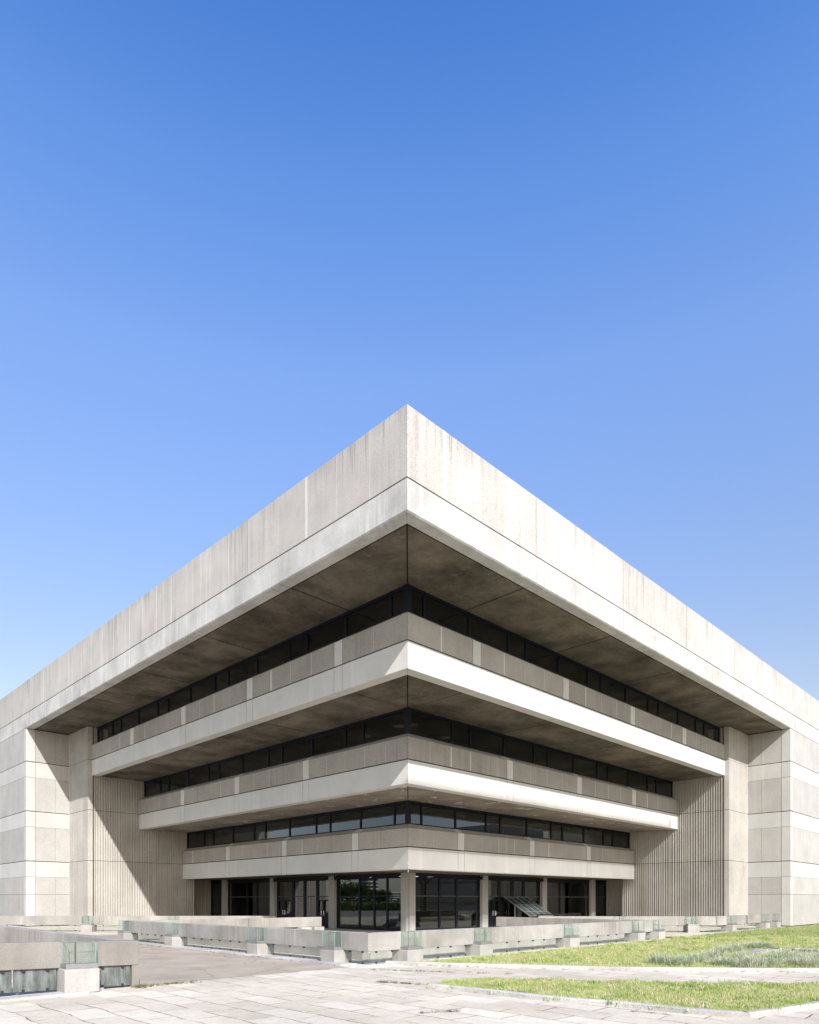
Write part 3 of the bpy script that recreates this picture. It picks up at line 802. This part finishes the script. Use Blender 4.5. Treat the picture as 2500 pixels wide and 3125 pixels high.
def blades(poly, n, z, hmin, hmax, w, lean=.6, cap=None):
    P = np.asarray(poly); lo = P.min(0); hi = P.max(0)
    x = rng.uniform(lo[0], hi[0], n*4); y = rng.uniform(lo[1], hi[1], n*4)
    k = inside(x, y, poly)
    # thin out with a patchy mask
    f = (x + y) / S2; r = (x - y) / S2
    keep = k & (rng.random(len(x)) < np.clip((18.0 / np.maximum(f, 6)) ** 1.6, .06, 1)) & (np.abs(r) < f * .66)
    x = x[keep][:n]; y = y[keep][:n]; N = len(x)
    patch = np.array([noise.noise(Vector((a*.9, b*.9, 0))) + .5*noise.noise(Vector((a*3.1, b*3.1, 2))) for a, b in zip(x, y)])
    h = (hmin + (hmax - hmin) * rng.random(N)**1.6) * np.clip(1 + patch*1.1, .35, 2.0)
    th = rng.uniform(0, 2*np.pi, N); ph = rng.uniform(0, 2*np.pi, N); L = lean * rng.random(N) * h
    dx, dy = np.cos(th)*w/2, np.sin(th)*w/2
    V = np.empty((N, 3, 3), np.float32)
    V[:,0] = np.stack([x-dx, y-dy, np.full(N, z)], 1); V[:,1] = np.stack([x+dx, y+dy, np.full(N, z)], 1)
    V[:,2] = np.stack([x + np.cos(ph)*L, y + np.sin(ph)*L, z + h], 1)
    return V.reshape(-1, 3), np.arange(N*3).reshape(-1, 3)
for poly, n, z, mt, hm, w in ((lawn1, 90000, .045, 'grass', (.03,.11), .018), (lawn2, 70000, .05, 'grass', (.025,.085), .012), (lawn3, 24000, .015, 'grassfar', (.04,.12), .035)):
    V, F = blades(poly, n, z, hm[0], hm[1], w)
    tag(rawmesh('grass', V, F, M[mt]), kind='stuff')
def tufts(poly, n, z, h0, h1):
    P = np.asarray(poly); lo = P.min(0); hi = P.max(0); V = []; k = 0
    while k < n:
        x = rng.uniform(lo[0], hi[0]); y = rng.uniform(lo[1], hi[1])
        f = (x + y)/S2; r = (x - y)/S2
        if abs(r) > .65*f or not inside(np.array([x]), np.array([y]), poly)[0]: continue
        k += 1; h = rng.uniform(h0, h1); sp = rng.uniform(.04, .16)
        for b in range(int(rng.uniform(14, 46))):
            a = rng.uniform(0, 6.28); bx_, by_ = x + sp*rng.normal(), y + sp*rng.normal(); l = h*rng.uniform(.1, .7); w = rng.uniform(.006, .014)
            V += [(bx_ - w*math.sin(a), by_ + w*math.cos(a), z), (bx_ + w*math.sin(a), by_ - w*math.cos(a), z), (bx_ + l*math.cos(a), by_ + l*math.sin(a), z + h*rng.uniform(.6, 1.2))]
    V = np.array(V); return V, np.arange(len(V)).reshape(-1, 3)
for poly, n, h0, h1 in ((lawn1, 200, .06, .14), (lawn2, 150, .04, .11)):
    V, F = tufts(poly, n, .05, h0, h1); tag(rawmesh('weeds', V, F, M['tuft']), kind='stuff')
V, F = tufts(lawn2, 150, .05, .04, .10); tag(rawmesh('dry_grass', V, F, M['straw']), kind='stuff')
V, F = tufts(lawn1, 150, .05, .04, .12); tag(rawmesh('dry_grass', V, F, M['straw']), kind='stuff')
# weeds in joints and along kerbs
spots = []
def weedline(a, b, n, sp):
    for i in range(n):
        t = rng.random()**1.0; spots.append((a[0] + (b[0]-a[0])*t + rng.normal(0, sp), a[1] + (b[1]-a[1])*t + rng.normal(0, sp)))
for i in range(0, len(k1) - 1):
    weedline(k1[i], k1[i+1], 5, .05)
weedline((8.0, 15.45), (6.8, 15.6), 60, .12); weedline((6.75, 15.9), (6.72, 15.3), 40, .06); weedline((4.2, 15.3), (5.2, 15.5), 50, .05)
weedline((13.2, 16.2), (13.2, 33), 90, .03); weedline(rf(.5, 16.1), rf(-.8, 16.7), 70, .04); weedline(rf(-1.2, 19.6), rf(3.0, 18.4), 60, .03)
weedline(rf(.2, 12.1), rf(.9, 12.3), 24, .02); weedline(rf(4.0,12.3), rf(4.6,11.9), 20, .02)
V = []; F = []
for (x, y) in spots:
    for b in range(7):
        a = rng.uniform(0, 6.28); h = rng.uniform(.015, .07); l = rng.uniform(.01, .06); bx_, by_ = x + rng.normal(0, .02), y + rng.normal(0, .02)
        i = len(V); V += [(bx_ - .006, by_, 0), (bx_ + .006, by_ + .004, 0), (bx_ + l*math.cos(a), by_ + l*math.sin(a), h)]; F.append((i, i+1, i+2))
tag(rawmesh('weeds', V, F, M['weed']), kind='stuff')

# grey ornamental grass clumps
CL = [(2016,2945,.30,.42),(2080,2952,.30,.5),(2115,2943,.26,.4),(2285,2958,.36,.42),(2345,2955,.30,.40),(2211,2950,.26,.40),(2176,2930,.30,.42),(2130,2935,.22,.4),
      (2240,2908,.30,.50),(2300,2898,.26,.55),(2330,2897,.26,.5),(2210,2912,.26,.45),(2425,2950,.24,.45),(2475,2955,.28,.42),(2400,2930,.26,.5),(2460,2938,.26,.5),(2495,2935,.26,.5),(2360,2935,.24,.45),(2260,2935,.26,.45)]
desc = ['leftmost grey grass clump on the lawn, just behind the kerb','second grey grass clump from the left along the kerb','low grey grass clump third from the left along the kerb','largest straw-tipped grass clump close behind the kerb','pale grass clump right of the largest clump','low clump left of the largest straw-tipped clump','mid clump behind the kerb row with a wide spread','small clump between the kerb row and the wide clump',
        'greyest wide clump at the back left of the patch','back clump left of the stone edging','last back clump touching the stone edging','thin clump at the left end of the back row','low clump near the right frame edge by the kerb','rightmost clump by the kerb','greenish clump in front of the stone edging','clump below the stone edging near the frame edge','clump cut by the right frame edge','clump between the largest clump and the stone edging','middle clump behind the largest straw-tipped one']
for i, ((px, py, h, rad), lb) in enumerate(zip(CL, desc)):
    f = 2*2089/(py - 2747); r = (px - 1250)*f/2089; X, Y, _ = rf(r, f); h *= .78; rad *= 1.25
    n = 420; V = []; F = []
    for b in range(n):
        a = rng.uniform(0, 6.28); e = rng.random()**.6; L = h * rng.uniform(.8, 1.75)
        c0 = np.array([X + .16*rng.normal(), Y + .16*rng.normal(), .05])
        out = np.array([math.cos(a), math.sin(a), 0]) * rad * e
        tipz = L * (1 - .45*e*e)
        mid = c0 + out*.45 + np.array([0, 0, tipz*.72]); tip = c0 + out + np.array([0, 0, tipz])
        s = np.array([-math.sin(a), math.cos(a), 0]) * .007
        k = len(V); V += [c0 - s, c0 + s, mid + s*.8, mid - s*.8, tip, tip]; F += [(k, k+1, k+2, k+3), (k+3, k+2, k+4, k+5)]
    o = rawmesh('grass_clump', V, F, M['fescue'], None, False)
    tag(o, lb, 'grass clump', 'grey grass clumps on the lawn')
# stone edging in the lawn
pts = []
for px, py in ((2300,2921),(2335,2914),(2380,2907),(2440,2909),(2530,2914),(2620,2920)):
    f = 2*2089/(py - 2747); pts.append(rf((px - 1250)*f/2089, f)[:2])
P = smoothline(pts, 6); m = MB(); rr = random.Random(2)
for i in range(0, len(P) - 1):
    a = Vector(P[i]); b = Vector(P[i+1]); d = (b - a); n = Vector((-d.y, d.x)).normalized(); w = .45 + .1*rr.random(); h = .12 + .06*rr.random(); a = a + d*.02; b = b - d*.02
    m.poly([(a.x, a.y), (b.x, b.y), (b.x + n.x*w, b.y + n.y*w), (a.x + n.x*w, a.y + n.y*w)], .0, h)
tag(m.build('stone_edging', M['stone'], None, .03), 'curved line of low grey edging stones in the lawn', 'edging')

# ------------------------------------------------------------------ what the glass reflects, out to the left and right of the view
def tree(name, label, x, y, h, cr, leaf, nleaf, bare=False, seed=1, size=.35, trunk=.18, group=None):
    T = thing(name, label, 'tree', (x, y, 0), group); r = random.Random(seed)
    m = MB(); top = Vector((x, y, h*.45)); m.tube((x, y, 0), top, trunk, trunk*.7, 8); tips = []
    def grow(p, d, L, rad, lev):
        q = p + d*L; m.tube(p, q, rad, rad*.6, 5); tips.append(q)
        if lev == 0: return
        for _ in range(3 if lev > 1 else 4):
            nd = (d + Vector((r.uniform(-1,1), r.uniform(-1,1), r.uniform(-.35,.6)))*.8).normalized()
            grow(q, nd, L*r.uniform(.55,.8), rad*.6, lev-1)
    for k in range(6):
        a = k*1.05 + r.random(); grow(top - Vector((0,0,r.random()*h*.12)), Vector((math.cos(a), math.sin(a), r.uniform(.4,1.2))).normalized(), h*.24, trunk*.5, 4 if bare else 2)
    m.build('trunk', M['bark'], T)
    if nleaf:
        V = []; F = []
        cl = [Vector((x + cr*r.gauss(0,.45), y + cr*r.gauss(0,.45), h*.62 + h*.2*r.gauss(0,.8))) for _ in range(26)] + tips
        for _ in range(nleaf):
            c = r.choice(cl); p = c + Vector((r.gauss(0,1), r.gauss(0,1), r.gauss(0,.6)))*cr*.16
            u = Vector((r.gauss(0,1), r.gauss(0,1), r.gauss(0,1))).normalized()*size; w = u.orthogonal().normalized()*size*.5
            k = len(V); V += [p-u, p+w, p+u, p-w]; F.append((k, k+1, k+2, k+3))
        rawmesh('crown', V, F, leaf, T, False, (x, y, 0))
    return T
tree('feathery_tree', 'feathery green tree mirrored in the left ground floor glass', -14.0, 88.0, 5.4, 3.6, M['leaf'], 1500, seed=3, size=.22)
tree('feathery_tree', 'bushy green tree mirrored beside the feathery one in the left glass', -34.0, 104.0, 4.4, 3.5, M['leaf'], 1700, seed=5, size=.24)
for i, (x, y, h) in enumerate(((70,-6,11),(82,-18,13),(64,-22,10))):
    tree('bare_tree', ['bare dark tree mirrored in the right ground floor glass, nearest the corner', 'tallest bare tree mirrored in the right glass', 'spreading bare tree mirrored at the right edge of the right glass'][i], x, y, h, 4, M['leafdark'], 0, True, seed=20+i, trunk=.3, group='bare trees mirrored in the right glass')
m_v = []; m_f = []
rr = random.Random(8)
for i in range(9000):
    t = rr.random(); x = -95 + 90*t; y = 60 + 62*rr.random()*.25 + 45*t; z = abs(rr.gauss(0, .75)) 
    u = Vector((rr.gauss(0,1), rr.gauss(0,1), rr.gauss(0,1))).normalized()*.3; w = u.orthogonal().normalized()*.2; p = Vector((x, y, z))
    k = len(m_v); m_v += [p-u, p+w, p+u, p-w]; m_f.append((k,k+1,k+2,k+3))
tag(rawmesh('hedge', m_v, m_f, M['leaf']), kind='stuff')
def tower(label, x, y, w, floors, fh):
    T = thing('apartment_tower', label, 'tower', (x, y, 0), 'apartment towers mirrored in the left glass')
    MB().box(x - w/2, x + w/2, y - w/2, y + w/2, 0, floors*fh).build('wall', M['towerdark'], T)
    for k in range(floors):
        m = MB(); n = 20
        pts = [(x + (w*.62)*(abs(math.cos(a))**.5)*math.copysign(1, math.cos(a)), y + (w*.62)*(abs(math.sin(a))**.5)*math.copysign(1, math.sin(a))) for a in [2*math.pi*j/n + .01 for j in range(n)]]
        m.poly(pts, k*fh + fh - 1.1, k*fh + fh); m.build('balcony', M['tower'], T)
tower('pale balconied tower mirrored in the left ground floor glass', -341, 453, 12, 16, 3.1)
tower('low balconied block mirrored left of the tall tower', -543, 728, 30, 4, 3.1)
tower('low balconied block mirrored right of the tall tower', -589, 687, 26, 4, 3.1)
db = thing('dark_block', 'dark building mirrored behind bare trees in the right glass', 'building', (120, -40, 0))
MB().box(100, 104, -90, 20, 0, 16).build('wall', M['towerdark'], db)
for k in range(4):
    MB().box(99.8, 99.95, -88, 18, 1.5 + k*4, 3.0 + k*4).build('window_band', M['inner'], db)

CR = thing('sun_blocker', 'slim crane added unseen behind the viewer, its boom shading the lowest ledge', 'blocker', (34.2, -15, 0))  # added out of view, only to dim the sun on the lowest ledge
m = MB(); m.tube((34.2, -15, 0), (34.2, -15, 37.8), .14, .10, 10); m.build('blocker_mast', M['steel'], CR)
m = MB(); jz0, jz1 = 35.75, 37.3
for z in (jz0, jz1): m.box(4.6, 34.1, -15.04, -14.96, z-.03, z+.03)
k = 0
while 4.6 + k*.17 < 34.0:
    m.box(4.6+k*.17, 4.6+k*.17+.085, -15.03, -14.97, jz0+.03, jz1-.03); k += 1
m.build('slats', M['steel'], CR)

# ------------------------------------------------------------------ light, sky, camera
sd = Vector((.581, 1.285, -1.0)).normalized()            # direction the light travels
elev = math.asin(-sd.z)
sun = bpy.data.lights.new('sun', 'SUN'); sun.energy = 3.35; sun.angle = math.radians(.5); sun.color = (1, .975, .94)
so = bpy.data.objects.new('sun', sun); bpy.context.scene.collection.objects.link(so)
so.rotation_euler = sd.to_track_quat('-Z', 'Y').to_euler(); so.location = (0, 0, 50)
w = bpy.data.worlds.new('World'); bpy.context.scene.world = w; w.use_nodes = True
nt = w.node_tree; bg = nt.nodes['Background']
sky = nt.nodes.new('ShaderNodeTexSky'); sky.sky_type = 'NISHITA'; sky.sun_disc = False
sky.sun_elevation = elev
# azimuth of the sun measured clockwise from +Y
sky.sun_rotation = math.atan2(-sd.x, -sd.y)
sky.altitude = 100; sky.air_density = 1.0; sky.dust_density = .6; sky.ozone_density = 2.0
# clear air overhead: the blue deepens with height
tc = nt.nodes.new('ShaderNodeTexCoord'); sx = nt.nodes.new('ShaderNodeSeparateXYZ'); nt.links.new(tc.outputs['Generated'], sx.inputs[0])
rp = nt.nodes.new('ShaderNodeValToRGB'); nt.links.new(sx.outputs[2], rp.inputs[0])
el = rp.color_ramp.elements
KEY = [(0.0, (.60,.62,.68)), (.10, (.80,.72,.69)), (.274, (.96,.78,.69)), (.607, (.98,1.05,1.23)), (.717, (.69,.95,1.29)), (.796, (.42,.75,1.20)), (1.0, (.30,.62,1.05))]
while len(el) < len(KEY): el.new(.5)
for e, (p, c) in zip(el, KEY): e.position = p; e.color = (c[0]/1.3, c[1]/1.3, c[2]/1.3, 1)
vm = nt.nodes.new('ShaderNodeVectorMath'); vm.operation = 'MULTIPLY'; vs = nt.nodes.new('ShaderNodeVectorMath'); vs.operation = 'SCALE'; vs.inputs['Scale'].default_value = 1.3 * .84
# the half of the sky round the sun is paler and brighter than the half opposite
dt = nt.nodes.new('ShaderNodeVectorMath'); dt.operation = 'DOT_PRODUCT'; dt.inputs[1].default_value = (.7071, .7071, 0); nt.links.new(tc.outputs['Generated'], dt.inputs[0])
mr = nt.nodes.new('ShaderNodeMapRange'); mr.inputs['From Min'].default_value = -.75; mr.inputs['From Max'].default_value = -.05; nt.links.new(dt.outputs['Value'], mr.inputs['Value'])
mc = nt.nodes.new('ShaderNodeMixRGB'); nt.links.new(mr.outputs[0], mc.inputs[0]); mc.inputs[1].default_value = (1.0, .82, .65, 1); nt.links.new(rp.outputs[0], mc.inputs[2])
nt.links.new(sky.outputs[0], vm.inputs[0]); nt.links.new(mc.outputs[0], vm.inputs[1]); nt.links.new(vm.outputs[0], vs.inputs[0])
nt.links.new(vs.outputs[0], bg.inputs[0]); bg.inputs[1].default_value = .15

cam = bpy.data.cameras.new('camera'); co = bpy.data.objects.new('camera', cam); bpy.context.scene.collection.objects.link(co)
cam.sensor_fit = 'HORIZONTAL'; cam.sensor_width = 36; cam.lens = 36 * 2089 / 2500
cam.shift_x = 0; cam.shift_y = (2747 - 1562.5) / 2500
co.location = (0, 0, 2.0); co.rotation_euler = (math.radians(90), 0, math.radians(-45))
cam.clip_start = .1; cam.clip_end = 8000
sc = bpy.context.scene; sc.camera = co
sc.render.engine = 'CYCLES'; sc.cycles.max_bounces = 8; sc.cycles.transparent_max_bounces = 24; sc.cycles.use_denoising = True
sc.view_settings.view_transform = 'Standard'; sc.view_settings.look = 'None'; sc.view_settings.exposure = 1.10; sc.view_settings.gamma = 1
sc.render.resolution_x = 819; sc.render.resolution_y = 1024
